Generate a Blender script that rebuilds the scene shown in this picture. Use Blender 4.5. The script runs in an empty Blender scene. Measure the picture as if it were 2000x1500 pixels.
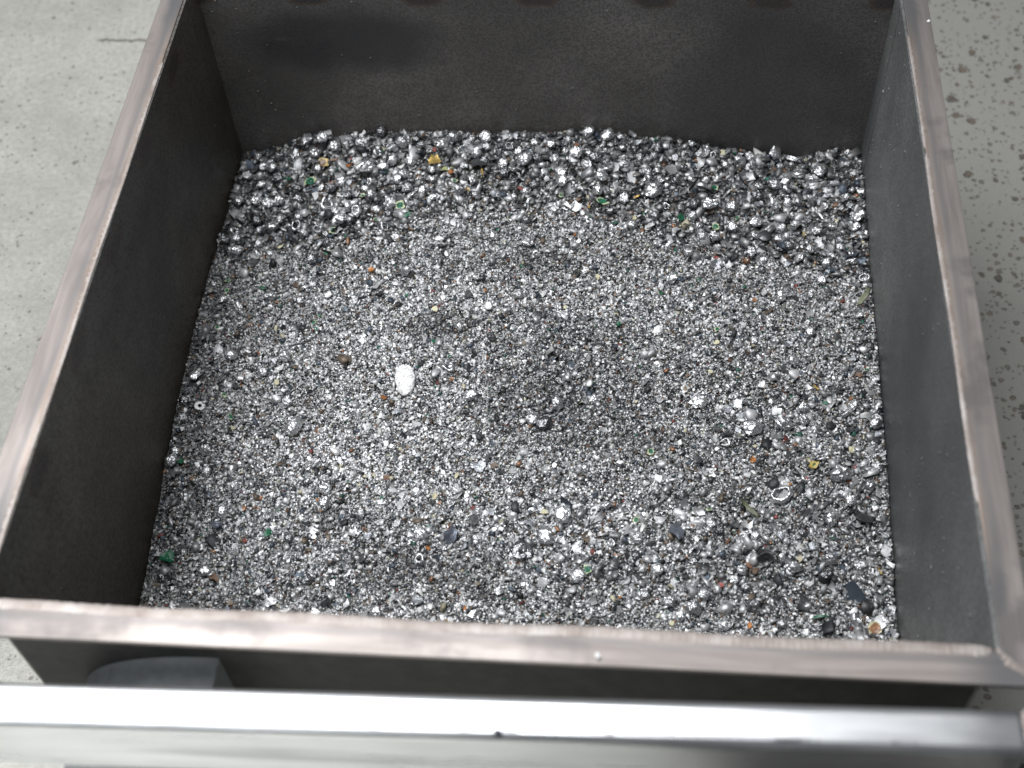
import bpy, bmesh, math, random
import numpy as np
from mathutils import Vector, Matrix, Euler, noise

random.seed(7)
rng = np.random.default_rng(11)
S = bpy.context.scene
COL = S.collection
PI = math.pi

# ------------------------------------------------------------------ camera
cam_d = bpy.data.cameras.new('camera')
cam = bpy.data.objects.new('camera', cam_d)
COL.objects.link(cam)
rot = Matrix(((0.99619051, -0.03284736, 0.08078072), (0.07407789, 0.80751572, -0.58517589), (-0.04601021, 0.58893073, 0.80687276)))
cam.matrix_world = Matrix.Translation((0.1223554, -0.52362515, 1.08334433)) @ rot.to_4x4()
cam_d.sensor_width = 36.0
cam_d.lens = 47.349
cam_d.clip_start = 0.02
cam_d.clip_end = 200
cam_d.dof.use_dof = True
cam_d.dof.focus_distance = 1.72
cam_d.dof.aperture_fstop = 3.4
S.camera = cam

# ------------------------------------------------------------------ light
world = bpy.data.worlds.new('World')
S.world = world
world.use_nodes = True
bgn = world.node_tree.nodes['Background']
bgn.inputs[0].default_value = (0.90, 0.95, 1.0, 1)
bgn.inputs[1].default_value = 0.24


def area(name, loc, target, sx, sy, power, color):
    d = bpy.data.lights.new(name, 'AREA')
    d.shape = 'RECTANGLE'
    d.size, d.size_y, d.energy, d.color = sx, sy, power, color
    o = bpy.data.objects.new(name, d)
    o.location = loc
    o.rotation_euler = (Vector(target) - Vector(loc)).to_track_quat('-Z', 'Y').to_euler()
    COL.objects.link(o)
    return o


area('skylight', (-0.92, 0.62, 2.7), (-0.35, 0.45, -0.2), 2.1, 2.3, 160, (0.97, 0.985, 1.0))
o = area('floor_pool_lamp', (-0.75, -1.15, 1.3), (-0.45, -0.75, -0.5), 0.7, 0.7, 15, (0.93, 0.965, 1.0))
o.data.spread = math.radians(55)  # added lamp, pools light on the floor that the bar's front reflects

S.view_settings.view_transform = 'Standard'
S.view_settings.look = 'None'
S.view_settings.exposure = 0.0
S.view_settings.gamma = 1.0
S.view_settings.use_curve_mapping = False


# ------------------------------------------------------------------ node helpers
class NT:
    def __init__(self, name):
        self.m = bpy.data.materials.new(name)
        self.m.use_nodes = True
        self.t = self.m.node_tree
        self.n = self.t.nodes
        self.b = self.n['Principled BSDF']
        self._tc = None

    def link(self, a, b):
        self.t.links.new(a, b)

    def obj(self):
        if not self._tc:
            self._tc = self.n.new('ShaderNodeTexCoord')
        return self._tc.outputs['Object']

    def _in(self, sock, v):
        if v is None:
            return
        if hasattr(v, 'is_linked') or isinstance(v, bpy.types.NodeSocket):
            self.link(v, sock)
        else:
            sock.default_value = v

    def math(self, op, a, b=None, c=None, clamp=False):
        k = self.n.new('ShaderNodeMath')
        k.operation = op
        k.use_clamp = clamp
        for i, v in enumerate((a, b, c)):
            self._in(k.inputs[i], v)
        return k.outputs[0]

    def mapping(self, scale=(1, 1, 1), loc=(0, 0, 0), vec=None):
        k = self.n.new('ShaderNodeMapping')
        self.link(vec or self.obj(), k.inputs[0])
        k.inputs['Location'].default_value = loc
        k.inputs['Scale'].default_value = scale
        return k.outputs[0]

    def noise(self, scale, detail=4, rough=0.55, vec=None, dist=0.0):
        k = self.n.new('ShaderNodeTexNoise')
        self.link(vec or self.obj(), k.inputs['Vector'])
        k.inputs['Scale'].default_value = scale
        k.inputs['Detail'].default_value = detail
        k.inputs['Roughness'].default_value = rough
        k.inputs['Distortion'].default_value = dist
        return k.outputs['Fac']

    def voro(self, scale, vec=None, feature='F1', out='Distance', rnd=1.0):
        k = self.n.new('ShaderNodeTexVoronoi')
        k.feature = feature
        self.link(vec or self.obj(), k.inputs['Vector'])
        k.inputs['Scale'].default_value = scale
        k.inputs['Randomness'].default_value = rnd
        return k.outputs[out]

    def ramp(self, fac, stops):
        k = self.n.new('ShaderNodeValToRGB')
        self.link(fac, k.inputs[0])
        e = k.color_ramp.elements
        while len(e) < len(stops):
            e.new(0.5)
        for el, (p, c) in zip(e, stops):
            el.position = p
            el.color = (*c, 1) if isinstance(c, tuple) else (c, c, c, 1)
        return k.outputs[0]

    def step(self, fac, lo, hi):
        k = self.n.new('ShaderNodeMapRange')
        k.interpolation_type = 'SMOOTHSTEP'
        self.link(fac, k.inputs[0])
        k.inputs[1].default_value, k.inputs[2].default_value = lo, hi
        return k.outputs[0]

    def rng(self, fac, lo, hi, a, b):
        k = self.n.new('ShaderNodeMapRange')
        self.link(fac, k.inputs[0])
        for i, v in enumerate((lo, hi, a, b)):
            k.inputs[i + 1].default_value = v
        return k.outputs[0]

    def mix(self, fac, a, b, mode='MIX'):
        k = self.n.new('ShaderNodeMix')
        k.data_type = 'RGBA'
        k.blend_type = mode
        self._in(k.inputs[0], fac)
        for s, v in ((k.inputs[6], a), (k.inputs[7], b)):
            if isinstance(v, tuple):
                s.default_value = (*v, 1)
            else:
                self.link(v, s)
        return k.outputs[2]

    def sep(self, vec=None):
        k = self.n.new('ShaderNodeSeparateXYZ')
        self.link(vec or self.obj(), k.inputs[0])
        return k.outputs

    def comb(self, x, y, z):
        k = self.n.new('ShaderNodeCombineXYZ')
        for i, v in enumerate((x, y, z)):
            self._in(k.inputs[i], v)
        return k.outputs[0]

    def bump(self, h, strength=0.3, dist=0.001, normal=None):
        k = self.n.new('ShaderNodeBump')
        self.link(h, k.inputs['Height'])
        k.inputs['Strength'].default_value = strength
        k.inputs['Distance'].default_value = dist
        if normal:
            self.link(normal, k.inputs['Normal'])
        return k.outputs[0]

    def attr(self, name):
        k = self.n.new('ShaderNodeAttribute')
        k.attribute_name = name
        return k.outputs

    def rand(self):
        return self.n.new('ShaderNodeObjectInfo').outputs['Random']

    def set(self, **kw):
        names = dict(color='Base Color', metal='Metallic', rough='Roughness', normal='Normal', spec='Specular IOR Level', aniso='Anisotropic', coat='Coat Weight')
        for k, v in kw.items():
            s = self.b.inputs[names[k]]
            if isinstance(v, tuple):
                s.default_value = (*v, 1)
            else:
                self._in(s, v)
        return self.m


# ------------------------------------------------------------------ materials
def mat_concrete():
    N = NT('concrete')
    x, y, z = N.sep()
    right = N.step(x, -0.1, 0.6)
    dens = N.math('ADD', N.math('ADD', N.math('MULTIPLY', right, 0.30), 0.015), N.math('MULTIPLY', N.math('SUBTRACT', N.noise(4.5, 3), 0.5), 0.55))

    def pits(scale, base, soft, loc):
        amp = 0.9 / scale
        off = [N.math('MULTIPLY', N.math('SUBTRACT', N.noise(scale * 1.5, 4, 0.65, N.mapping(loc=(k + loc[0], 3 * k, 0))), 0.5), amp) for k in (5, 11)]
        vadd = N.n.new('ShaderNodeVectorMath')
        N.link(N.obj(), vadd.inputs[0])
        N.link(N.comb(off[0], off[1], 0.0), vadd.inputs[1])
        v = N.mapping(loc=loc, vec=vadd.outputs[0])
        d = N.voro(scale, v)
        size = N.n.new('ShaderNodeSeparateColor')
        N.link(N.voro(scale, v, out='Color'), size.inputs[0])
        r = N.math('ADD', N.math('MULTIPLY', N.math('SUBTRACT', size.outputs[0], 1.0 - base), 0.55), N.math('MULTIPLY', dens, 0.5))
        r = N.math('MINIMUM', N.math('MAXIMUM', r, 0.0), 0.42)
        a = N.math('SUBTRACT', r, d)
        return N.step(a, 0.0, soft)
    big = pits(42, 0.46, 0.10, (0, 0, 0))
    mid = pits(85, 0.54, 0.13, (3.1, 1.7, 0))
    small = pits(130, 0.56, 0.2, (7.7, 2.2, 0))
    mott = N.noise(9, 6, 0.65)
    fine = N.noise(110, 5, 0.75)
    speck = N.noise(420, 2, 0.6)
    base = N.ramp(mott, [(0.30, (0.315, 0.308, 0.278)), (0.52, (0.395, 0.388, 0.352)), (0.72, (0.45, 0.443, 0.405))])
    base = N.mix(N.math('MULTIPLY', right, 0.85), base, (0.225, 0.220, 0.198))
    base = N.mix(N.rng(fine, 0.40, 0.62, 0.0, 0.6), base, (0.25, 0.25, 0.232))
    base = N.mix(N.step(speck, 0.58, 0.70), base, (0.20, 0.19, 0.175))
    dirt = N.mix(N.step(N.noise(22, 2), 0.4, 0.6), (0.075, 0.064, 0.055), (0.125, 0.092, 0.07))
    base = N.mix(N.math('MULTIPLY', small, 0.5), base, (0.13, 0.118, 0.10))
    base = N.mix(N.math('MULTIPLY', mid, N.rng(right, 0, 1, 0.55, 0.65)), base, dirt)
    base = N.mix(N.math('MULTIPLY', big, N.rng(right, 0, 1, 0.55, 0.85)), base, dirt)
    # saw-cut crack beside the bin's left rear
    cy = N.math('ABSOLUTE', N.math('SUBTRACT', N.math('ADD', y, N.math('MULTIPLY', N.math('SUBTRACT', N.noise(60, 3), 0.5), 0.018)), CRACK_Y))
    cl = N.math('MULTIPLY', N.math('SUBTRACT', 1.0, N.step(cy, 0.0012, 0.004)), N.math('MULTIPLY', N.step(x, CRACK_X - 0.005, CRACK_X + 0.01), N.math('SUBTRACT', 1.0, N.step(x, -0.55, -0.52))))
    base = N.mix(N.math('MULTIPLY', cl, 0.85), base, (0.13, 0.11, 0.10))
    h = N.math('SUBTRACT', N.math('MULTIPLY', fine, 0.25), N.math('ADD', N.math('ADD', big, cl), N.math('MULTIPLY', N.math('ADD', mid, small), 0.6)))
    return N.set(color=base, rough=0.85, spec=0.25, normal=N.bump(h, 0.7, 0.004))


CRACK_X, CRACK_Y = -0.855, 1.371


def mat_wall(axis, phase, tint, marks=True):
    """dark mill-scale sheet; weld heat marks repeat along `axis`"""
    N = NT('dark_sheet_steel')
    x, y, z = N.sep()
    u = x if axis == 'x' else y
    big = N.noise(3.2, 4, 0.55)
    mid = N.noise(11, 4, 0.6)
    grain = N.noise(330, 2, 0.6)
    cloud = N.noise(2.1, 2, 0.5, N.mapping(loc=(4.2, 1.1, 7.3)))
    c0 = tuple(v * 0.5 for v in tint)
    c1 = tuple(v * 1.75 for v in tint)
    col = N.ramp(big, [(0.34, c0), (0.5, tint), (0.66, c1)])
    col = N.mix(N.rng(mid, 0.35, 0.7, 0.0, 0.4), col, tuple(v * 0.8 for v in tint))
    blue = N.step(cloud, 0.52, 0.66)
    col = N.mix(N.math('MULTIPLY', blue, 0.55), col, (0.030, 0.034, 0.042))
    if axis == 'x' and marks:
        px = N.math('DIVIDE', N.math('ADD', x, 0.27), 0.15)
        pz = N.math('DIVIDE', N.math('ADD', z, 0.10), 0.055)
        pd = N.math('ADD', N.math('ADD', N.math('MULTIPLY', px, px), N.math('MULTIPLY', pz, pz)), N.math('MULTIPLY', N.math('SUBTRACT', mid, 0.5), 1.6))
        col = N.mix(N.math('MULTIPLY', N.math('SUBTRACT', 1.0, N.step(pd, 0.2, 1.5)), 0.75), col, (0.022, 0.025, 0.031))
    # hand smudges and drag marks
    sm = N.step(N.noise(7, 3, 0.5, N.mapping(scale=(1.0, 1.0, 2.2), loc=(1.3, 9.1, 2.0)), dist=0.8), 0.66, 0.80)
    col = N.mix(N.math('MULTIPLY', sm, 0.45), col, (0.15, 0.14, 0.135))
    sp = N.step(N.voro(85), 0.13, 0.05)
    spm = N.math('MULTIPLY', sp, N.step(N.noise(30, 2), 0.50, 0.58))
    col = N.mix(N.math('MULTIPLY', spm, 0.8), col, (0.02, 0.02, 0.021))
    # vertical / diagonal scrapes low on the sheet
    scr = N.step(N.noise(16, 5, 0.6, N.mapping(scale=(3.2, 3.2, 0.35), loc=(0.7, 0.2, 0.1)), dist=0.4), 0.66, 0.72)
    low = N.math('SUBTRACT', 1.0, N.step(z, -0.30, -0.17))
    col = N.mix(N.math('MULTIPLY', N.math('MULTIPLY', scr, low), 0.6), col, (0.025, 0.025, 0.026))
    rough = N.rng(mid, 0.3, 0.7, 0.40, 0.56)
    if marks:
        wob = N.math('MULTIPLY', N.math('SUBTRACT', N.noise(60, 2), 0.5), 0.010)
        m = N.math('SUBTRACT', N.math('MODULO', N.math('ADD', N.math('SUBTRACT', u, phase), 1.5 + 0.075), 0.15), 0.075)
        du = N.math('POWER', N.math('ABSOLUTE', N.math('DIVIDE', N.math('ADD', m, wob), 0.0235)), 3.0)
        dz = N.math('POWER', N.math('ABSOLUTE', N.math('DIVIDE', N.math('ADD', N.math('ADD', z, 0.0255), wob), 0.0125)), 3.0)
        d = N.math('ADD', du, dz)
        halo = N.math('SUBTRACT', 1.0, N.step(d, 0.9, 2.6))
        core = N.math('SUBTRACT', 1.0, N.step(d, 0.55, 1.0))
        haze = N.math('SUBTRACT', 1.0, N.step(N.math('ABSOLUTE', N.math('ADD', z, 0.022)), 0.012, 0.055))
        col = N.mix(N.math('MULTIPLY', haze, 0.45), col, (0.115, 0.112, 0.110))
        col = N.mix(N.math('MULTIPLY', halo, 0.7), col, (0.085, 0.052, 0.036))
        col = N.mix(N.math('MULTIPLY', core, 0.85), col, (0.052, 0.047, 0.047))
    h = N.math('SUBTRACT', N.math('ADD', N.math('MULTIPLY', grain, 1.0), N.math('MULTIPLY', N.noise(150, 3, 0.6), 0.5)), N.math('MULTIPLY', spm, 0.8))
    col = N.mix(N.rng(grain, 0.42, 0.60, 0.0, 0.6), col, tuple(v * 0.5 for v in tint))
    return N.set(color=col, rough=rough, metal=0.25, spec=N.math('MULTIPLY', N.math('SUBTRACT', 1.0, N.math('MULTIPLY', spm, 0.85)), N.rng(grain, 0.42, 0.60, 0.62, 0.25)), normal=N.bump(h, 0.6, 0.0011))


def mat_flange(axis):
    N = NT('bare_steel_bar')
    x, y, z = N.sep()
    sc = (2.0, 120, 120) if axis == 'x' else (120, 2.0, 120)
    streak = N.noise(1.6, 5, 0.65, N.mapping(scale=sc))
    sc2 = (3, 26, 26) if axis == 'x' else (26, 3, 26)
    broad = N.noise(1.5, 4, 0.6, N.mapping(scale=sc2, loc=(3, 1, 2)), dist=0.5)
    patch = N.noise(8, 4, 0.6, N.mapping(loc=(2.3, 8.8, 1.0)))
    col = N.ramp(broad, [(0.30, (0.165, 0.150, 0.143)), (0.48, (0.268, 0.237, 0.222)), (0.66, (0.36, 0.322, 0.302))])
    col = N.mix(N.rng(streak, 0.3, 0.7, 0.0, 0.5), col, (0.195, 0.175, 0.165))
    # heat tint bands: bluish grey and straw beside the weld
    if axis == 'x':
        q = N.math('MULTIPLY', y, -1.0)
    else:
        q = N.math('SUBTRACT', N.math('ABSOLUTE', x), 0.45)
    qn = N.math('ADD', q, N.math('MULTIPLY', N.math('SUBTRACT', N.noise(14, 3), 0.5), 0.008))
    b1 = N.math('MULTIPLY', N.step(qn, 0.008, 0.0125), N.math('SUBTRACT', 1.0, N.step(qn, 0.013, 0.019)))
    col = N.mix(N.math('MULTIPLY', b1, 0.45), col, (0.15, 0.147, 0.15))
    b2 = N.math('SUBTRACT', 1.0, N.step(qn, 0.004, 0.0105))
    col = N.mix(N.math('MULTIPLY', b2, 0.35), col, (0.30, 0.20, 0.135))
    # dull ground-off grey near the corners
    if axis == 'x':
        e = N.step(N.math('ABSOLUTE', x), 0.40, 0.455)
    else:
        e = N.step(N.math('ABSOLUTE', N.math('SUBTRACT', y, 0.448)), 0.29, 0.40)
        e = N.math('MULTIPLY', e, N.math('SUBTRACT', 1.0, N.step(N.math('ADD', q, N.math('MULTIPLY', N.math('SUBTRACT', patch, 0.5), 0.05)), 0.010, 0.024)))
    col = N.mix(N.math('MULTIPLY', e, 0.85), col, (0.11, 0.11, 0.115))
    pm = N.step(patch, 0.53, 0.66)
    col = N.mix(N.math('MULTIPLY', pm, 0.8), col, (0.15, 0.137, 0.132))
    dots = N.math('MULTIPLY', N.step(N.voro(55), 0.13, 0.05), N.step(N.noise(9, 2, 0.5, N.mapping(loc=(6, 6, 6))), 0.60, 0.64))
    col = N.mix(N.math('MULTIPLY', dots, 0.8), col, (0.06, 0.06, 0.065))
    rough = N.rng(broad, 0.3, 0.7, 0.56, 0.46)
    rough = N.math('ADD', rough, N.math('MULTIPLY', e, 0.1))
    h = N.math('ADD', streak, N.math('MULTIPLY', N.noise(300, 3, 0.6), 0.5))
    return N.set(color=col, metal=0.7, rough=rough, normal=N.bump(h, 0.3, 0.0006))


def mat_weld():
    N = NT('weld_bead_metal')
    n = N.noise(26, 4, 0.6)
    col = N.ramp(n, [(0.3, (0.22, 0.18, 0.16)), (0.5, (0.33, 0.29, 0.268)), (0.72, (0.43, 0.40, 0.385))])
    return N.set(color=col, metal=0.6, rough=0.6, normal=N.bump(N.noise(500, 3), 0.3, 0.0004))


def mat_bar():
    N = NT('bright_brushed_metal')
    streak = N.noise(1.4, 5, 0.65, N.mapping(scale=(3.0, 240, 240)))
    sm = N.noise(5, 4, 0.6, N.mapping(scale=(1, 5, 5)))
    x, y, z = N.sep()
    col = N.ramp(sm, [(0.3, (0.50, 0.505, 0.52)), (0.6, (0.68, 0.685, 0.695))])
    col = N.mix(N.rng(streak, 0.3, 0.7, 0.0, 0.25), col, (0.55, 0.555, 0.57))
    e = N.step(N.math('ADD', x, N.math('MULTIPLY', N.math('SUBTRACT', N.noise(30, 3), 0.5), 0.05)), 0.375, 0.43)
    col = N.mix(N.math('MULTIPLY', e, 0.7), col, (0.26, 0.26, 0.27))  # right end darkened in colour to stand for its dimmer reflection
    mk = N.math('MULTIPLY', N.step(N.noise(30, 3, 0.5, N.mapping(scale=(0.10, 1, 1))), 0.60, 0.74), 0.45)
    col = N.mix(mk, col, (0.14, 0.14, 0.17))
    sx = N.math('DIVIDE', N.math('ADD', N.math('SUBTRACT', x, 0.030), N.math('MULTIPLY', y, 0.4)), 0.0042)
    sy = N.math('DIVIDE', N.math('ADD', y, 0.0135), 0.0030)
    sd = N.math('ADD', N.math('ADD', N.math('MULTIPLY', sx, sx), N.math('MULTIPLY', sy, sy)), N.math('MULTIPLY', N.math('SUBTRACT', N.noise(260, 3), 0.5), 1.5))
    col = N.mix(N.math('SUBTRACT', 1.0, N.step(sd, 0.4, 1.2)), col, (0.012, 0.012, 0.016))
    dash = N.math('MULTIPLY', N.math('SUBTRACT', 1.0, N.step(N.math('ABSOLUTE', N.math('ADD', y, N.math('ADD', 0.0125, N.math('MULTIPLY', N.math('SUBTRACT', N.noise(40, 3), 0.5), 0.004)))), 0.0004, 0.0018)), N.step(N.noise(22, 3, 0.6, N.mapping(scale=(1, 0.01, 0.01), loc=(3.3, 0, 0))), 0.54, 0.62))
    col = N.mix(N.math('MULTIPLY', dash, 0.85), col, (0.03, 0.03, 0.045))
    return N.set(color=col, metal=1.0, rough=N.rng(sm, 0.3, 0.7, 0.26, 0.36), normal=N.bump(streak, 0.2, 0.0006))


def mat_plain(name, color, rough=0.5, metal=0.0, n_scale=60, var=0.25, bump=0.3, bd=0.001):
    N = NT(name)
    n = N.noise(n_scale, 4, 0.6)
    c = N.mix(N.rng(n, 0.3, 0.7, 0.0, 1.0), tuple(v * (1 - var) for v in color), tuple(min(1, v * (1 + var)) for v in color))
    return N.set(color=c, metal=metal, rough=rough, normal=N.bump(N.noise(n_scale * 4, 3), bump, bd))


def mat_stuff():
    N = NT('shredded_metal_chips')
    c = N.attr('chip_color')
    m = N.attr('chip_metal')['Fac']
    n = N.noise(900, 3, 0.6)
    col = N.mix(N.rng(n, 0.35, 0.7, 0.0, 0.55), c['Color'], N.mix(1.0, c['Color'], (0.45, 0.44, 0.43), 'MULTIPLY'))
    return N.set(color=col, metal=m, rough=N.rng(N.noise(350, 2), 0.3, 0.7, 0.42, 0.70), normal=N.bump(N.noise(1100, 3, 0.6), 0.25, 0.0006))


def mat_bed():
    N = NT('settled_metal_fines')
    n = N.noise(420, 4, 0.7)
    col = N.ramp(n, [(0.35, (0.03, 0.03, 0.03)), (0.55, (0.16, 0.155, 0.15)), (0.7, (0.5, 0.49, 0.48))])
    return N.set(color=col, metal=0.6, rough=0.5, normal=N.bump(N.noise(500, 3, 0.7), 1.0, 0.003))


def mat_nugget(name, lo, hi, r0=0.20, r1=0.42, metal=1.0, crease=0.55):
    """metal lump: crumpled foil creases, colour darker along them"""
    N = NT(name)
    r = N.rand()
    vec = N.n.new('ShaderNodeVectorMath'); vec.operation = 'ADD'
    N.link(N.obj(), vec.inputs[0])
    N.link(N.comb(N.math('MULTIPLY', r, 3.0), N.math('MULTIPLY', r, 7.0), r), vec.inputs[1])
    v = vec.outputs[0]
    base = N.mix(r, lo, hi)
    cre = N.noise(260, 3, 0.55, v, dist=0.6)
    line = N.math('ABSOLUTE', N.math('SUBTRACT', cre, 0.5))
    dark = N.math('SUBTRACT', 1.0, N.step(line, 0.004, 0.035))
    col = N.mix(N.math('MULTIPLY', dark, crease), base, tuple(v_ * 0.22 for v_ in lo))
    h = N.math('ADD', N.step(line, 0.0, 0.16), N.math('MULTIPLY', N.noise(900, 2, 0.6, v), 0.6))
    return N.set(color=col, metal=metal, rough=N.rng(N.noise(200, 2, 0.5, v), 0.3, 0.7, r0, r1), normal=N.bump(h, 0.35, 0.0009))


def mat_board(name, core, rim, metal=0.0, edge=0.0075):
    """painted fragment: colour in the middle, bare pale edge worn irregularly"""
    N = NT(name)
    x, y, z = N.sep()
    d = N.math('ADD', N.math('SQRT', N.math('ADD', N.math('MULTIPLY', x, x), N.math('MULTIPLY', y, y))), N.math('MULTIPLY', N.math('SUBTRACT', N.noise(180, 3), 0.5), 0.008))
    f = N.step(d, edge * 0.85, edge)
    c = N.mix(N.noise(240, 3), core, tuple(v * 0.55 for v in core))
    c = N.mix(f, c, rim)
    return N.set(color=c, metal=metal, rough=0.35, normal=N.bump(N.noise(500, 3), 0.5, 0.001))


M = {}
M['concrete'] = mat_concrete()
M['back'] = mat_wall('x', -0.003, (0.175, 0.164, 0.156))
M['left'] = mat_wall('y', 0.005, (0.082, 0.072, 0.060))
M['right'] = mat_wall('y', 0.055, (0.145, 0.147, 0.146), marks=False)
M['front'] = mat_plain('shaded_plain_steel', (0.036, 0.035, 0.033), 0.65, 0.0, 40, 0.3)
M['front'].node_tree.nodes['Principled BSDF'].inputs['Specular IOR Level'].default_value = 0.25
M['flange_x'] = mat_flange('x')
M['flange_y'] = mat_flange('y')
M['weld'] = mat_weld()
M['bar'] = mat_bar()
M['galv'] = mat_plain('dull_galvanised_sheet', (0.26, 0.275, 0.285), 0.55, 0.2, 90, 0.15)
M['stuff'] = mat_stuff()
M['bed'] = mat_bed()


# ------------------------------------------------------------------ mesh helpers
def tag(o, label=None, cat=None, group=None, kind=None):
    for k, v in (('label', label), ('category', cat), ('group', group), ('kind', kind)):
        if v:
            o[k] = v
    return o


def link_mesh(name, bm_or_me, mat, parent=None, smooth=False):
    if isinstance(bm_or_me, bmesh.types.BMesh):
        me = bpy.data.meshes.new(name)
        bm_or_me.normal_update()
        bm_or_me.to_mesh(me)
        bm_or_me.free()
    else:
        me = bm_or_me
    me.materials.clear()
    me.materials.append(mat)
    if smooth:
        me.polygons.foreach_set('use_smooth', [True] * len(me.polygons))
    o = bpy.data.objects.new(name, me)
    COL.objects.link(o)
    if parent:
        o.parent = parent
    return o


def empty(name, loc, rz=0):
    o = bpy.data.objects.new(name, None)
    o.location = loc
    o.rotation_euler = (0, 0, rz)
    o.empty_display_size = 0.05
    COL.objects.link(o)
    return o


def add_box(bm, x0, x1, y0, y1, z0, z1, bevel=0.0, seg=2):
    v = [bm.verts.new(p) for p in ((x0, y0, z0), (x1, y0, z0), (x1, y1, z0), (x0, y1, z0), (x0, y0, z1), (x1, y0, z1), (x1, y1, z1), (x0, y1, z1))]
    fs = [bm.faces.new([v[i] for i in f]) for f in ((3, 2, 1, 0), (4, 5, 6, 7), (0, 1, 5, 4), (1, 2, 6, 5), (2, 3, 7, 6), (3, 0, 4, 7))]
    if bevel:
        es = list({e for f in fs for e in f.edges})
        bmesh.ops.bevel(bm, geom=es, offset=bevel, segments=seg, profile=0.5, affect='EDGES')


def add_prism(bm, pts, z0, z1, bevel=0.0):
    lo = [bm.verts.new((p[0], p[1], z0)) for p in pts]
    hi = [bm.verts.new((p[0], p[1], z1)) for p in pts]
    n = len(pts)
    fs = [bm.faces.new(lo[::-1]), bm.faces.new(hi)]
    for i in range(n):
        fs.append(bm.faces.new((lo[i], lo[(i + 1) % n], hi[(i + 1) % n], hi[i])))
    if bevel:
        es = list({e for f in fs for e in f.edges})
        bmesh.ops.bevel(bm, geom=es, offset=bevel, segments=2, profile=0.5, affect='EDGES')


def add_bump(bm, p, r, nrm):
    """a low spatter bead on a sheet"""
    n = Vector(nrm)
    t = n.orthogonal().normalized()
    b = n.cross(t)
    ring = []
    k = 6
    for q, hh in ((1.0, 0.0), (0.75, 0.45)):
        ring.append([bm.verts.new(Vector(p) + (t * math.cos(a) + b * math.sin(a)) * r * q + n * r * hh) for a in [2 * PI * i / k for i in range(k)]])
    top = bm.verts.new(Vector(p) + n * r * 0.7)
    for i in range(k):
        j = (i + 1) % k
        bm.faces.new((ring[0][i], ring[0][j], ring[1][j], ring[1][i]))
        bm.faces.new((ring[1][i], ring[1][j], top))


def bead(p0, p1, out, width, height, pitch, seed, rip_amp=0.28):
    """rippled weld bead from p0 to p1; `out` is the horizontal direction across it"""
    rr = random.Random(seed)
    bm = bmesh.new()
    p0, p1, out = Vector(p0), Vector(p1), Vector(out)
    L = (p1 - p0).length
    d = (p1 - p0) / L
    n = int(L / 0.0008)
    rows = []
    s, nxt, rip, wj, hj, oj = 0.0, 0.0, 0.0, 1.0, 1.0, 0.0
    K = 8
    for i in range(n + 1):
        s = L * i / n
        if s >= nxt:
            rip = nxt
            per = pitch * rr.uniform(0.75, 1.35)
            nxt += per
            wj = 1 + rr.uniform(-0.15, 0.14) * rip_amp / 0.28
            hj = 1 + rr.uniform(-0.2, 0.25) * rip_amp / 0.28
            oj = rr.uniform(-0.08, 0.08) * width * rip_amp / 0.28
        t = (s - rip) / per
        prof = (1 - rip_amp) + 1.35 * rip_amp * math.sin(PI * min(1, t * 0.92 + 0.08)) ** 0.7
        drift = 0.10 * width * math.sin(s * 23 + seed) + oj * math.sin(PI * t)
        end = min(1.0, s / 0.008, (L - s) / 0.008)
        end = math.sqrt(max(end, 0.02))
        w = width * 0.5 * wj * (0.86 + 0.18 * prof) * (0.4 + 0.6 * end)
        h = height * hj * prof * end
        c = p0 + d * s + out * drift
        row = []
        for k in range(K + 1):
            a = PI * k / K
            # ripples are crescent shaped: shift along the seam towards the middle
            row.append(bm.verts.new(c + out * (math.cos(a) * w) + d * (0.0012 * math.sin(a)) + Vector((0, 0, math.sin(a) * h - 0.0006))))
        rows.append(row)
    for a, b in zip(rows, rows[1:]):
        for k in range(K):
            bm.faces.new((a[k], a[k + 1], b[k + 1], b[k]))
    bmesh.ops.recalc_face_normals(bm, faces=bm.faces)
    return bm


# ------------------------------------------------------------------ floor (setting)
ZF = -0.50
bm = bmesh.new()
f = bm.faces.new([bm.verts.new(p) for p in ((-14, -12, ZF), (14, -12, ZF), (14, 16, ZF), (-14, 16, ZF))])
tag(link_mesh('ground', bm, M['concrete']), kind='structure')

# ------------------------------------------------------------------ scrap bin
HW, LY, T, ZB = 0.45, 0.896, 0.003, -0.47
scrap_bin = tag(empty('scrap_bin', (0, 0.448, ZF)), 'open square dark steel bin with welded bare steel rim, full of shredded metal', 'bin')
INV = Matrix.Translation((0, -0.448, -ZF))


def bin_part(name, bm, mat, smooth=False, label=None):
    o = link_mesh(name, bm, mat, None, smooth)
    o.parent = scrap_bin
    o.matrix_parent_inverse = INV
    if label:
        o['label'] = label
    return o


def spatter(bm, kind, n, seed):
    rr = random.Random(seed)
    for _ in range(n):
        r = rr.choice((0.0009, 0.0011, 0.0013, 0.0018)) * rr.uniform(0.7, 1.2)
        z = -0.02 - 0.32 * rr.random() ** 1.1
        if kind == 'b':
            add_bump(bm, (rr.uniform(-0.44, 0.44), LY, z), r, (0, -1, 0))
        elif kind == 'l':
            add_bump(bm, (-HW, rr.uniform(0.02, 0.88), z), r, (1, 0, 0))
        else:
            add_bump(bm, (HW, rr.uniform(0.02, 0.88), z), r * 1.3, (-1, 0, 0))


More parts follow.
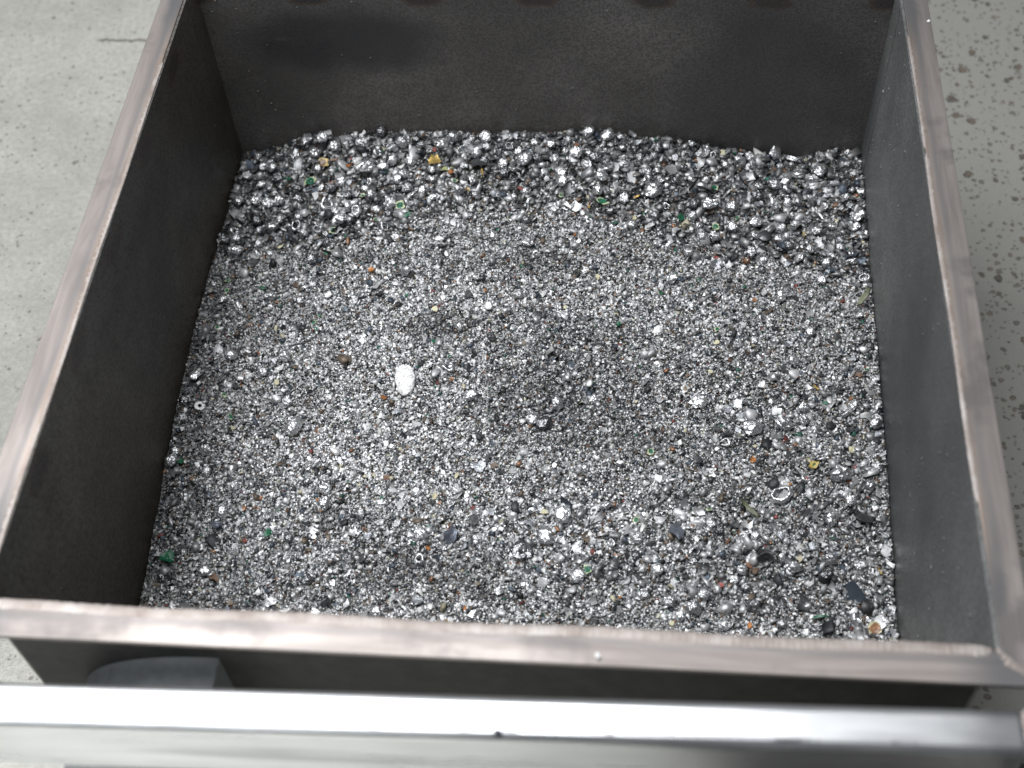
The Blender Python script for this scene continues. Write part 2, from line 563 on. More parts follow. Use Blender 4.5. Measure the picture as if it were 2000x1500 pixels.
ZT = -0.0015
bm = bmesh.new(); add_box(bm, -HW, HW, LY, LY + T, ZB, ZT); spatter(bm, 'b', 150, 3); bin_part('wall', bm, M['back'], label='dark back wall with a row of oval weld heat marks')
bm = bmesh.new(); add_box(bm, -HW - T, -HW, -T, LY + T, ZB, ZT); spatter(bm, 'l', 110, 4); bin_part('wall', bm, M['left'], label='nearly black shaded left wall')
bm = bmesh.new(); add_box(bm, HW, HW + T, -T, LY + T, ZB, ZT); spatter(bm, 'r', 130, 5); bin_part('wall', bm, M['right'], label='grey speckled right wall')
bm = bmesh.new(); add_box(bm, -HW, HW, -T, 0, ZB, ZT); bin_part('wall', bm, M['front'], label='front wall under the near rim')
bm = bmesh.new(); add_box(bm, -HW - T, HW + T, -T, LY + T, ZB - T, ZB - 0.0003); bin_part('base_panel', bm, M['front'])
# folded corner strips of the back sheet, lapped on the side walls
bm = bmesh.new(); add_box(bm, HW - 0.0005, HW - 0.0001, LY - 0.042, LY - 0.0005, ZB, -0.004); bin_part('corner_strip', bm, M['right'])
bm = bmesh.new(); add_box(bm, -HW + 0.0001, -HW + 0.0005, LY - 0.040, LY - 0.0005, ZB, -0.004); bin_part('corner_strip', bm, M['left'])
# rim: four mitred flat bars
A, B = HW + T + 0.0002, 0.4828
Y0, Y1, V0, V1 = -T - 0.0002, LY + T + 0.0002, -0.0345, LY + 0.0345
g = 0.0003
for pts, m in (
        (((-B + g, V0), (B - g, V0), (A - g, Y0), (-A + g, Y0)), 'flange_x'),
        (((-A + g, Y1), (A - g, Y1), (B - g, V1), (-B + g, V1)), 'flange_x'),
        (((-B, V0 + g), (-A, Y0 + g), (-A, Y1 - g), (-B, V1 - g)), 'flange_y'),
        (((A, Y0 + g), (B, V0 + g), (B, V1 - g), (A, Y1 - g)), 'flange_y')):
    bm = bmesh.new()
    add_prism(bm, pts, -0.0055, 0.0, 0.0009)
    bin_part('rim_bar', bm, M[m])
bin_part('weld_bead', bead((-0.452, -0.0042, 0), (0.446, -0.0042, 0), (0, 1, 0), 0.0112, 0.0011, 0.0050, 1, 0.14), M['weld'], True)
bin_part('weld_bead', bead((-0.4545, 0.012, 0), (-0.4545, 0.735, 0), (1, 0, 0), 0.0068, 0.0006, 0.0034, 2, 0.07), M['weld'], True)
bin_part('weld_bead', bead((0.4545, 0.145, 0), (0.4545, 0.60, 0), (1, 0, 0), 0.0070, 0.0006, 0.0034, 3, 0.07), M['weld'], True)
bin_part('weld_bead', bead((0.4545, 0.607, 0), (0.4545, 0.80, 0), (1, 0, 0), 0.0056, 0.0006, 0.0032, 6, 0.07), M['weld'], True)
bin_part('weld_bead', bead((-0.43, LY + 0.0045, 0), (0.43, LY + 0.0045, 0), (0, 1, 0), 0.007, 0.0021, 0.0034, 4), M['weld'], True)
bin_part('weld_bead', bead((0.449, -0.001, 0), (0.472, -0.024, 0), (0.7, 0.7, 0), 0.010, 0.0008, 0.005, 5), M['weld'], True, 'short diagonal weld at the near right rim corner')
bin_part('weld_bead', bead((-0.449, -0.001, 0), (-0.472, -0.024, 0), (0.7, -0.7, 0), 0.008, 0.0017, 0.004, 8), M['weld'], True)
# feet
for sx in (-1, 1):
    for yy in (0.06, LY - 0.06):
        bm = bmesh.new(); add_box(bm, sx * 0.40 - 0.03, sx * 0.40 + 0.03, yy - 0.03, yy + 0.03, ZF, ZB - T - 0.0002, 0.002); bin_part('foot', bm, M['front'])


# curved hood welded low on the front wall
def hood():
    bm = bmesh.new()
    pr = []
    x0, z0, x1, z1 = -0.405, -0.180, -0.262, -0.096
    for i in range(19):
        a = PI / 2 * i / 18
        pr.append((x1 - (x1 - x0) * math.cos(a), z0 + (z1 - z0) * math.sin(a)))
    pr.append((-0.252, z1))
    pr.append((-0.252, -0.36))
    pr.append((x0, -0.36))
    front = [bm.verts.new((p[0], -0.095, p[1])) for p in pr]
    back = [bm.verts.new((p[0], -T - 0.0002, p[1])) for p in pr]
    n = len(pr)
    bm.faces.new(front); bm.faces.new(back[::-1])
    for i in range(n):
        bm.faces.new((front[i], front[(i + 1) % n], back[(i + 1) % n], back[i]))
    bmesh.ops.recalc_face_normals(bm, faces=bm.faces)
    es = [e for e in bm.edges if all(abs(v.co.y + 0.095) < 1e-5 for v in e.verts)]
    bmesh.ops.bevel(bm, geom=es, offset=0.003, segments=2, profile=0.5, affect='EDGES')
    return bm


bin_part('curved_bracket', hood(), M['galv'])

# ------------------------------------------------------------------ bright tube frame in front
FZ = 0.08
frame = tag(empty('tube_frame', (0.0, -0.118, ZF), 0.02551), 'bright metal square tube frame with welded corner, in front of the bin', 'frame')
fz = FZ - ZF


def tube_bm(x0, x1, y0, y1, z0, z1, r=0.008):
    bm = bmesh.new()
    add_box(bm, x0, x1, y0, y1, z0, z1, r, 4)
    return bm


HT = 0.0185
link_mesh('cross_tube', tube_bm(-0.78, 0.4425, -HT, HT, fz - 0.094, fz), M['bar'], frame)
link_mesh('side_tube', tube_bm(0.4427, 0.4927, -0.62, HT, fz - 0.094, fz), M['bar'], frame)
link_mesh('side_tube', tube_bm(-0.831, -0.781, -0.62, HT, fz - 0.094, fz), M['bar'], frame)
bm = bead((0.4426, -HT + 0.003, fz), (0.4426, HT - 0.002, fz), (1, 0, 0), 0.009, 0.0009, 0.005, 12)
link_mesh('weld_bead', bm, M['weld'], frame, True)
bm = bmesh.new(); add_prism(bm, ((0.02, -0.62), (0.46, -0.62), (0.46, -0.03), (0.30, -0.03)), 0.16, 0.163, 0.001)
link_mesh('added_dark_plate', bm, M['front'], frame)  # unseen dark plate, added for the bar's front face to reflect
for lx in (0.4677, -0.806):
    for ly in (0.0, -0.595):
        link_mesh('leg', tube_bm(lx - 0.0175, lx + 0.0175, ly - 0.0175, ly + 0.0175, 0.0, fz - 0.0942, 0.004), M['bar'], frame)


# ------------------------------------------------------------------ the heap: bed and loose chips
def bed_height(x, y):
    x = np.asarray(x, float); y = np.asarray(y, float)
    z = np.interp(y, [0, .17, .3, .4, .5, .62, .70, .80, .9], [-.376, -.356, -.338, -.322, -.310, -.305, -.297, -.284, -.274])
    back = np.interp(x, [-.45, -.40, -.33, -.22, -.05, .09, .17, .25, .36, .45], [-.309, -.300, -.271, -.262, -.257, -.255, -.264, -.281, -.293, -.280])
    wb = np.clip((y - .60) / .29, 0, 1); wb = wb * wb * (3 - 2 * wb)
    z = z + (back + .274) * wb
    z = z - .010 * np.clip((-x - .25) / .2, 0, 1) * np.clip((.45 - y) / .3, 0, 1)
    bumps = [(.0, .52, .20, .14, .010), (.06, .46, .07, .05, -.012), (-.10, .55, .06, .03, -.009), (-.38, .45, .05, .05, .008),
             (-.20, .36, .10, .07, .006), (.30, .36, .09, .05, .005), (.27, .20, .06, .04, -.010), (-.05, .20, .10, .05, .007),
             (-.12, .22, .05, .04, -.010), (.18, .15, .07, .05, .006), (-.28, .24, .07, .05, .006), (.36, .56, .08, .06, .004), (-.03, .63, .05, .02, -.009), (.33, .27, .05, .03, .007)]
    for cx, cy, sx, sy, a in bumps:
        z = z + a * np.exp(-((x - cx) / sx) ** 2 - ((y - cy) / sy) ** 2)
    z = z + .0022 * np.sin(31 * x + 7 * np.sin(9 * y)) * np.sin(27 * y + 4 * np.sin(13 * x)) + .0014 * np.sin(71 * x + 5 * y) * np.sin(63 * y - 9 * x)
    return z


def coarse_at(x, y):
    """0 = fines, 1 = coarse lumps"""
    x = np.asarray(x, float); y = np.asarray(y, float)
    n = 0.5 * np.sin(17 * x + 3 * np.sin(11 * y)) * np.sin(19 * y + 2 * np.sin(13 * x))
    edge = np.interp(x, [-.45, -.3, -.1, .05, .25, .45], [.66, .66, .735, .74, .67, .64])
    back = np.clip((y - edge) / .06 + .3 * n, 0, 1)
    right = np.clip((x - .24) / .18, 0, 1) * np.clip((.62 - y) / .15, 0, 1) * .55
    front = np.clip(1 - ((y - .27) / .09) ** 2, 0, 1) * np.clip((x + .1) / .2, .25, 1) * .5
    spots = np.clip(n - .22, 0, 1) * .9
    left = np.clip((-x - .36) / .08, 0, 1) * .3
    return np.clip(np.maximum.reduce([back, right, front, spots, left]), 0, 1)


nb = 260
gx = np.linspace(-0.4492, 0.4492, nb)
gy = np.linspace(0.0008, 0.8952, nb)
X, Y = np.meshgrid(gx, gy)
Zb = bed_height(X, Y) - 0.0030 + rng.normal(0, 0.0010, X.shape)
co = np.stack([X, Y, Zb], -1).reshape(-1, 3)
ii = np.arange(nb * nb).reshape(nb, nb)
quads = np.stack([ii[:-1, :-1], ii[:-1, 1:], ii[1:, 1:], ii[1:, :-1]], -1).reshape(-1, 4)


def mesh_np(name, co, faces_flat, counts):
    me = bpy.data.meshes.new(name)
    me.vertices.add(len(co))
    me.vertices.foreach_set('co', np.ascontiguousarray(co, dtype=np.float32).ravel())
    me.loops.add(len(faces_flat))
    me.loops.foreach_set('vertex_index', np.ascontiguousarray(faces_flat, dtype=np.int32))
    me.polygons.add(len(counts))
    st = np.zeros(len(counts), dtype=np.int32)
    st[1:] = np.cumsum(counts)[:-1]
    me.polygons.foreach_set('loop_start', st)
    me.update(calc_edges=True)
    return me


# chip templates (unit size), all triangles
def ico(sub):
    b = bmesh.new()
    bmesh.ops.create_icosphere(b, subdivisions=sub, radius=0.5)
    v = np.array([w.co[:] for w in b.verts]); f = np.array([[w.index for w in q.verts] for q in b.faces])
    b.free()
    return v, f


I1, I2 = ico(1), ico(2)


def t_nugget(r):
    v, f = I1
    v = v * (1 + r.normal(0, 0.16, (len(v), 1))) * np.array([1.0, r.uniform(.6, .95), r.uniform(.35, .7)])
    return v, f


def t_lump(r):
    v, f = I2
    k = r.normal(0, 1, (5, 3)) * 5
    d = sum(np.sin(v @ k[i] + r.uniform(0, 6)) for i in range(5)) * 0.085 + r.normal(0, 0.075, len(v))
    v = v * (1 + d[:, None]) * np.array([1.0, r.uniform(.5, .9), r.uniform(.28, .65)])
    return v, f


def t_flake(r):
    n = 3
    a = np.linspace(-.5, .5, n)
    x, y = np.meshgrid(a, a)
    v = np.stack([x, y * r.uniform(.5, .95), np.zeros_like(x)], -1).reshape(-1, 3)
    v[:, :2] += r.normal(0, .09, (9, 2))
    v[:, 2] = r.uniform(-.5, .9) * v[:, 0] ** 2 * 1.6 + r.uniform(-.4, .6) * v[:, 1] ** 2 + r.normal(0, .05, 9)
    f = []
    for i in range(2):
        for j in range(2):
            q = [i * 3 + j, i * 3 + j + 1, i * 3 + j + 4, i * 3 + j + 3]
            f += [[q[0], q[1], q[2]], [q[0], q[2], q[3]]]
    return v, np.array(f)


def t_shard(r):
    v = np.array([[sx, sy, sz] for sz in (-.5, .5) for sy in (-.5, .5) for sx in (-.5, .5)]) * np.array([1, r.uniform(.45, .85), r.uniform(.15, .45)])
    v = v + r.normal(0, .10, v.shape)
    q = [(0, 2, 3, 1), (4, 5, 7, 6), (0, 1, 5, 4), (2, 6, 7, 3), (0, 4, 6, 2), (1, 3, 7, 5)]
    f = []
    for a, b, c, d in q:
        f += [[a, b, c], [a, c, d]]
    return v, np.array(f)


def t_sliver(r):
    k = 4
    w = r.uniform(.05, .11)
    c = r.uniform(-.5, .5)
    v, f = [], []
    for i in range(k):
        t = i / (k - 1) - .5
        taper = 1 - 0.5 * abs(t) * 2 * r.uniform(.4, 1)
        for a in range(3):
            v.append([t * 1.5, c * (t * t * 1.6) + math.cos(a * 2.094) * w * taper, .5 * c * t * t + math.sin(a * 2.094) * w * taper * .6])
    for i in range(k - 1):
        for a in range(3):
            p, q = i * 3 + a, i * 3 + (a + 1) % 3
            f += [[p, q, q + 3], [p, q + 3, p + 3]]
    f += [[0, 2, 1], [k * 3 - 3, k * 3 - 2, k * 3 - 1]]
    return np.array(v), np.array(f)


def rand_rot(n, tilt, r):
    """yaw free, tilt limited: chips lie down more or less"""
    az = r.uniform(0, 2 * PI, n); ax = r.normal(0, tilt, n); ay = r.normal(0, tilt, n)
    def R(axis, a):
        c, s = np.cos(a), np.sin(a); o = np.ones_like(a); z = np.zeros_like(a)
        m = {'x': [[o, z, z], [z, c, -s], [z, s, c]], 'y': [[c, z, s], [z, o, z], [-s, z, c]], 'z': [[c, -s, z], [s, c, z], [z, z, o]]}[axis]
        return np.array([[e for e in row] for row in m]).transpose(2, 0, 1)
    return R('x', ax) @ R('y', ay) @ R('z', az)


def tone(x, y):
    """clean fines and dusty patches; shade painted in at furrows and left wall"""
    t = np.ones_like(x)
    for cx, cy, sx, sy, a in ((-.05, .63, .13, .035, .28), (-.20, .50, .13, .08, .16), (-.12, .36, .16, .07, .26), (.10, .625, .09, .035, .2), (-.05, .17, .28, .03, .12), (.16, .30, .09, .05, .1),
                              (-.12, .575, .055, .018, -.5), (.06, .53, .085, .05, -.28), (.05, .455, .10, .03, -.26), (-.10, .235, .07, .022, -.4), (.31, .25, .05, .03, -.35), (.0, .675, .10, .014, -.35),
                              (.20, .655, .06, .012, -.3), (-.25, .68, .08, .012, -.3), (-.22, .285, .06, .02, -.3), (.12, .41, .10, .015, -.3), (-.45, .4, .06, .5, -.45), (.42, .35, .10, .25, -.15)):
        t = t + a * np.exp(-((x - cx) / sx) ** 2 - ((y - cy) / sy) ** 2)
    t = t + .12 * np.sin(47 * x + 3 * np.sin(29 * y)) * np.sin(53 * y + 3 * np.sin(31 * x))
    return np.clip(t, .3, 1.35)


def chip_colors(n, x, y, r, plain=False):
    g = np.clip(r.beta(2.6, 1.5, n) * .98, .05, .95)
    c = coarse_at(x, y)
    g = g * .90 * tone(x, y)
    g = np.where(c > .55, g * r.uniform(.30, 1.0, n), g)
    col = np.stack([g, g * 1.005, g * 1.02], 1)
    met = r.uniform(.55, 1.0, n)
    u = r.random(n)
    brown_more = .10 * np.exp(-((x - .06) / .14) ** 2 - ((y - .51) / .10) ** 2)
    edges = np.cumsum([.11, .035, .045, .009, .006, .008, .0025, .035])
    pal = [((.028, .029, .032), .1), ((.09, .11, .14), .6), ((.16, .125, .095), .4), ((.30, .165, .10), .6), ((.02, .10, .065), .0), ((.46, .43, .31), .0), ((.22, .05, .04), .1), ((.78, .78, .76), .0)]
    if plain:
        u = u + .15 * (u > edges[1])
    u = u - brown_more * (u > edges[1])
    for k in range(len(pal)):
        lo = edges[k - 1] if k else 0
        s = (u >= lo) & (u < edges[k])
        m = s.sum()
        if m:
            col[s] = np.array(pal[k][0]) * r.uniform(.6, 1.4, (m, 1)); met[s] = pal[k][1]
    return np.clip(col, 0, .95), met


SPOTS = []   # (x, y, radius) of the individual pieces, filled below


def make_chip_field(n_fine, n_mid, n_big):
    r = rng
    V, F, C, Mt = [], [], [], []
    base = 0
    kinds = [(t_nugget, .20), (t_flake, .34), (t_shard, .30), (t_sliver, .08), (t_lump, .08)]
    def scatter(n, size_fn, keep_fn, mix, zoff, tilt, plain=False):
        nonlocal base
        x = r.uniform(-.447, .447, n); y = .012 + .881 * r.random(n)
        k = r.random(n) < keep_fn(x, y)
        x, y = x[k], y[k]
        s = size_fn(len(x), x, y)
        # keep clear of walls
        x = np.clip(x, -.4485 + s * .5, .4485 - s * .5); y = np.clip(y, .002 + s * .5, .8945 - s * .5)
        which = r.choice(len(kinds), len(x), p=mix)
        for kk in range(len(kinds)):
            idx = np.where(which == kk)[0]
            nv = 14 if kk != 4 else 10
            for var in range(nv):
                sub = idx[var::nv]
                if not len(sub):
                    continue
                tv, tf = kinds[kk][0](r)
                m = len(sub)
                Rm = rand_rot(m, tilt, r)
                sz = s[sub][:, None, None] * (r.uniform(.8, 1.2, (m, 1, 3)))
                P = (tv[None] * sz) @ Rm.transpose(0, 2, 1)
                P[:, :, 0] += x[sub][:, None]; P[:, :, 1] += y[sub][:, None]
                zz = bed_height(x[sub], y[sub]) + zoff * s[sub] * r.uniform(-.6, 1.0, m)
                P[:, :, 2] += zz[:, None]
                for ax, lo_, hi_ in ((0, -.4496, .4496), (1, .0004, .8956)):
                    mn = P[:, :, ax].min(1); mx = P[:, :, ax].max(1)
                    P[:, :, ax] += (np.maximum(lo_ - mn, 0) - np.maximum(mx - hi_, 0))[:, None]
                V.append(P.reshape(-1, 3))
                ff = tf[None] + (base + np.arange(m) * len(tv))[:, None, None]
                F.append(ff.reshape(-1, 3))
                c, me_ = chip_colors(m, x[sub], y[sub], r, plain)
                C.append(np.repeat(c, len(tv), 0)); Mt.append(np.repeat(me_, len(tv)))
                base += m * len(tv)
    vis = lambda y: np.where(y < .10, .25, 1.0)
    scatter(n_fine, lambda n, x, y: r.lognormal(math.log(.0025), .40, n) * (1 + .25 * coarse_at(x, y)), lambda x, y: vis(y) * (1 - .8 * coarse_at(x, y)), [.08, .44, .36, .10, .02], .35, .55)
    scatter(n_mid, lambda n, x, y: r.lognormal(math.log(.0058), .25, n), lambda x, y: vis(y) * (.16 + .84 * coarse_at(x, y)), [.06, .42, .30, .10, .12], .45, .5)
    scatter(n_big, lambda n, x, y: r.lognormal(math.log(.0112), .24, n), lambda x, y: vis(y) * np.clip(coarse_at(x, y) * 1.1 - .08, .015, 1), [.02, .34, .22, .06, .36], .40, .5, True)
    V = np.concatenate(V); F = np.concatenate(F); C = np.concatenate(C); Mt = np.concatenate(Mt)
    return V, F, C, Mt


V, F, C, Mt = make_chip_field(380000, 34000, 10500)
V = np.concatenate([V, co]); nb0 = len(V) - len(co)
bedtri = np.concatenate([quads[:, [0, 1, 2]], quads[:, [0, 2, 3]]]) + nb0
C = np.concatenate([C, np.tile([[.10, .098, .095]], (len(co), 1))]); Mt = np.concatenate([Mt, np.full(len(co), .5)])
F = np.concatenate([F, bedtri])
me = mesh_np('shredded_metal', V, F.ravel(), np.full(len(F), 3))
ca = me.attributes.new('chip_color', 'FLOAT_COLOR', 'POINT')
ca.data.foreach_set('color', np.concatenate([C, np.ones((len(C), 1))], 1).astype(np.float32).ravel())
ma = me.attributes.new('chip_metal', 'FLOAT', 'POINT')
ma.data.foreach_set('value', Mt.astype(np.float32))
fill = link_mesh('shredded_metal', me, M['stuff'])
tag(fill, 'bed of fine silver grey shredded metal chips filling the bin', 'metal chips', kind='stuff')
print('chips tris', len(F))

# ------------------------------------------------------------------ individual pieces
M['silver'] = mat_nugget('crumpled_silver_metal', (0.52, 0.524, 0.535), (0.92, 0.923, 0.935), 0.22, 0.42, 0.92, 0.42)
M['white'] = mat_nugget('frosted_white_metal', (0.85, 0.85, 0.85), (0.93, 0.93, 0.93), 0.35, 0.55, 0.1, 0.75)
M['greymetal'] = mat_nugget('dull_grey_metal', (0.20, 0.203, 0.212), (0.42, 0.423, 0.438), 0.2, 0.4)
M['smooth'] = mat_nugget('smooth_pale_grey_metal', (0.30, 0.312, 0.335), (0.50, 0.51, 0.535), 0.38, 0.52, 0.9, 0.08)
M['slate'] = mat_nugget('slate_blue_flake', (0.10, 0.115, 0.145), (0.16, 0.175, 0.21), 0.25, 0.35, 0.5, 0.1)
M['black'] = mat_nugget('black_plastic', (0.018, 0.018, 0.020), (0.04, 0.04, 0.043), 0.3, 0.5, 0.0, 0.2)
M['brown'] = mat_nugget('rusty_brown', (0.12, 0.075, 0.05), (0.22, 0.14, 0.10), 0.4, 0.6, 0.2, 0.3)
M['amber'] = mat_nugget('amber_orange', (0.30, 0.11, 0.03), (0.44, 0.19, 0.06), 0.2, 0.35, 0.3, 0.4)
M['gold'] = mat_nugget('gold_yellow', (0.50, 0.33, 0.08), (0.60, 0.42, 0.14), 0.2, 0.4, 0.5, 0.4)
M['cream'] = mat_nugget('cream_yellow', (0.52, 0.48, 0.32), (0.62, 0.60, 0.42), 0.4, 0.5, 0.0, 0.2)
M['olive'] = mat_nugget('pale_olive', (0.30, 0.34, 0.15), (0.40, 0.42, 0.22), 0.4, 0.5, 0.0, 0.2)
M['darkolive'] = mat_nugget('dark_olive', (0.09, 0.10, 0.055), (0.13, 0.14, 0.08), 0.4, 0.5, 0.0, 0.3)
M['green'] = mat_board('green_board', (0.015, 0.13, 0.07), (0.48, 0.52, 0.34), edge=0.0062)
M['greenfull'] = mat_board('green_paint', (0.012, 0.12, 0.06), (0.012, 0.09, 0.045), edge=0.02)
M['tan'] = mat_board('tan_board', (0.36, 0.19, 0.10), (0.55, 0.52, 0.33), edge=0.0075)
M['brownrim'] = mat_board('brown_board_cream_rim', (0.22, 0.14, 0.09), (0.62, 0.48, 0.22), edge=0.0062)
M['greengold'] = mat_board('gold_board_green_spot', (0.07, 0.13, 0.04), (0.40, 0.31, 0.09), edge=0.0032)
M['tandisc'] = mat_board('pale_disc_tan_centre', (0.28, 0.22, 0.15), (0.52, 0.53, 0.52), 0.4, edge=0.0038)

_mc = {}


def shape(kind, var):
    """unit-metre meshes of about 20 mm; scaled per object"""
    key = (kind, var)
    if key in _mc:
        return _mc[key]
    r = np.random.default_rng(abs(hash((len(kind) * 31 + ord(kind[0]) * 7 + ord(kind[-1]), var))) % 99991)
    b = bmesh.new()
    R0 = 0.01
    if kind in ('nugget', 'pebble'):
        bmesh.ops.create_icosphere(b, subdivisions=3 if kind == 'nugget' and var % 2 else 4, radius=R0)
        off = Vector(r.uniform(-50, 50, 3))
        ax = (1.0, r.uniform(.68, .92), r.uniform(.5, .75)) if kind == 'nugget' else (1.0, .50, .24)
        amp = 0.50 if kind == 'nugget' else 0.17
        for v in b.verts:
            p = v.co / R0
            big = noise.noise(p * 1.3 + off)
            rid = 0.0
            f, a = 2.6, 1.0
            for _ in range(3):
                rid += a * (abs(noise.noise(p * f + off * 1.7)) - .22)
                f *= 2.0; a *= .5
            k = 1 + amp * (.55 * big + .80 * rid)
            v.co = Vector((p.x * ax[0], p.y * ax[1], p.z * ax[2])) * k * R0
        if kind == 'pebble':
            for v in b.verts:
                v.co.y *= 1 + .12 * v.co.x / R0
    elif kind == 'cup':
        n, m = 22, 9
        off = Vector(r.uniform(-50, 50, 3))
        rows = []
        for j in range(m):
            t = j / (m - 1)
            el = -PI / 2 + t * 2.25
            row = []
            for i in range(n):
                a = 2 * PI * i / n
                d = Vector((math.cos(a) * math.cos(el), math.sin(a) * math.cos(el) * .78, math.sin(el) * .7))
                k = 1 + .30 * noise.noise(d * 2.0 + off) + .14 * noise.noise(d * 5 + off)
                row.append(b.verts.new(d * k * R0))
            rows.append(row)
        for j in range(m - 1):
            for i in range(n):
                b.faces.new((rows[j][i], rows[j][(i + 1) % n], rows[j + 1][(i + 1) % n], rows[j + 1][i]))
        bmesh.ops.remove_doubles(b, verts=b.verts, dist=1e-5)
        bmesh.ops.recalc_face_normals(b, faces=b.faces)
        bmesh.ops.solidify(b, geom=b.faces[:], thickness=0.0011)
    elif kind == 'ring':
        n, m = 28, 8
        gap = r.uniform(.2, .9)
        rows = []
        for i in range(n):
            a = gap + (2 * PI - gap) * i / (n - 1)
            rr_ = R0 * (.62 + .06 * math.sin(3 * a))
            th = R0 * .30 * (.8 + .3 * math.sin(2 * a + 1))
            rows.append([b.verts.new(((rr_ + th * math.cos(q)) * math.cos(a), (rr_ + th * math.cos(q)) * math.sin(a) * .85, th * math.sin(q) * .9 + .0015 * math.sin(a))) for q in [2 * PI * k / m for k in range(m)]])
        for p, q in zip(rows, rows[1:]):
            for k in range(m):
                b.faces.new((p[k], p[(k + 1) % m], q[(k + 1) % m], q[k]))
        b.faces.new(rows[0]); b.faces.new(rows[-1][::-1])
        bmesh.ops.recalc_face_normals(b, faces=b.faces)
    elif kind == 'washer':
        n = 28
        rows = []
        for (q, zz) in ((.36, 0), (1.0, 0), (1.0, .22), (.36, .22)):
            rows.append([b.verts.new((R0 * q * math.cos(2 * PI * i / n) * (1 + .06 * math.sin(4 * PI * i / n)), R0 * q * math.sin(2 * PI * i / n), R0 * (zz + .16 * math.cos(2 * PI * i / n)))) for i in range(n)])
        for k in range(4):
            for i in range(n):
                b.faces.new((rows[k][i], rows[k][(i + 1) % n], rows[(k + 1) % 4][(i + 1) % n], rows[(k + 1) % 4][i]))
        bmesh.ops.recalc_face_normals(b, faces=b.faces)
    else:   # flake, strip, spike: irregular outline, bent, with thickness
        n = 12
        asp = {'flake': r.uniform(.55, .9), 'strip': .2, 'spike': .28}[kind]
        bend = {'flake': r.uniform(-.5, .6), 'strip': r.uniform(-.25, .35), 'spike': .1}[kind]
        tw = r.uniform(-.3, .3)
        ph = r.uniform(0, 6, 4)
        cen = b.verts.new((0, 0, 0))
        rings = []
        K = 24
        corners = np.sort(r.uniform(0, 2 * PI, 6))
        for q in (.34, .68, 1.0):
            ring = []
            for i in range(K):
                a = 2 * PI * i / K
                dd = np.min(np.abs(((a - corners + PI) % (2 * PI)) - PI))
                rad = (.74 + .30 * math.exp(-(dd / .28) ** 2) + .07 * math.sin(3 * a + ph[0]) + .05 * math.sin(7 * a + ph[1])) * q
                px, py = math.cos(a) * rad, math.sin(a) * rad * asp
                if kind == 'spike':
                    py *= max(.05, .5 - .5 * px)
                pz = bend * (px * px - .2) + tw * px * py + .06 * math.sin(4 * px + ph[2]) + .05 * math.sin(5 * py + ph[3])
                ring.append(b.verts.new((px * R0, py * R0, pz * R0)))
            rings.append(ring)
        for i in range(K):
            j = (i + 1) % K
            b.faces.new((cen, rings[0][i], rings[0][j]))
            for p, q in zip(rings, rings[1:]):
                b.faces.new((p[i], q[i], q[j], p[j]))
        bmesh.ops.recalc_face_normals(b, faces=b.faces)
        bmesh.ops.solidify(b, geom=b.faces[:], thickness=0.0012 if kind != 'strip' else 0.0016)
    me = bpy.data.meshes.new(kind)
    b.normal_update()
    b.to_mesh(me)
    b.free()
    if (kind == 'nugget' and var % 2 == 0) or kind in ('pebble', 'cup', 'ring', 'washer'):
        me.polygons.foreach_set('use_smooth', [True] * len(me.polygons))
    _mc[key] = me
    return me


_mm = {}


def place(name, kind, var, mat, x, y, size, label, cat, group=None, rz=None, tilt=(0, 0), lift=0.30, z=None, flat=1.0):
    """size = long diameter in metres"""
    key = (kind, var, mat)
    if key not in _mm:
        me = shape(kind, var).copy()
        me.materials.append(M[mat])
        _mm[key] = me
    o = bpy.data.objects.new(name, _mm[key])
    s = size / 0.02
    o.scale = (s, s, s * flat)
    hx = float(bed_height(x + .006, y) - bed_height(x - .006, y)) / .012
    hy = float(bed_height(x, y + .006) - bed_height(x, y - .006)) / .012
    q = Vector((0, 0, 1)).rotation_difference(Vector((-hx, -hy, 1)).normalized())
    rz = random.uniform(0, 2 * PI) if rz is None else rz
    o.rotation_euler = (q.to_matrix() @ Euler((tilt[0], tilt[1], rz)).to_matrix()).to_euler()
    lim = size * .5
    x = min(max(x, -.449 + lim * .8), .449 - lim * .8)
    y = min(y, .8955 - lim * .8)
    zz = float(bed_height(x, y)) + size * lift * flat if z is None else z
    o.location = (x, y, zz)
    COL.objects.link(o)
    tag(o, label, cat, group)
    SPOTS.append((x, y, size * .5))
    return o


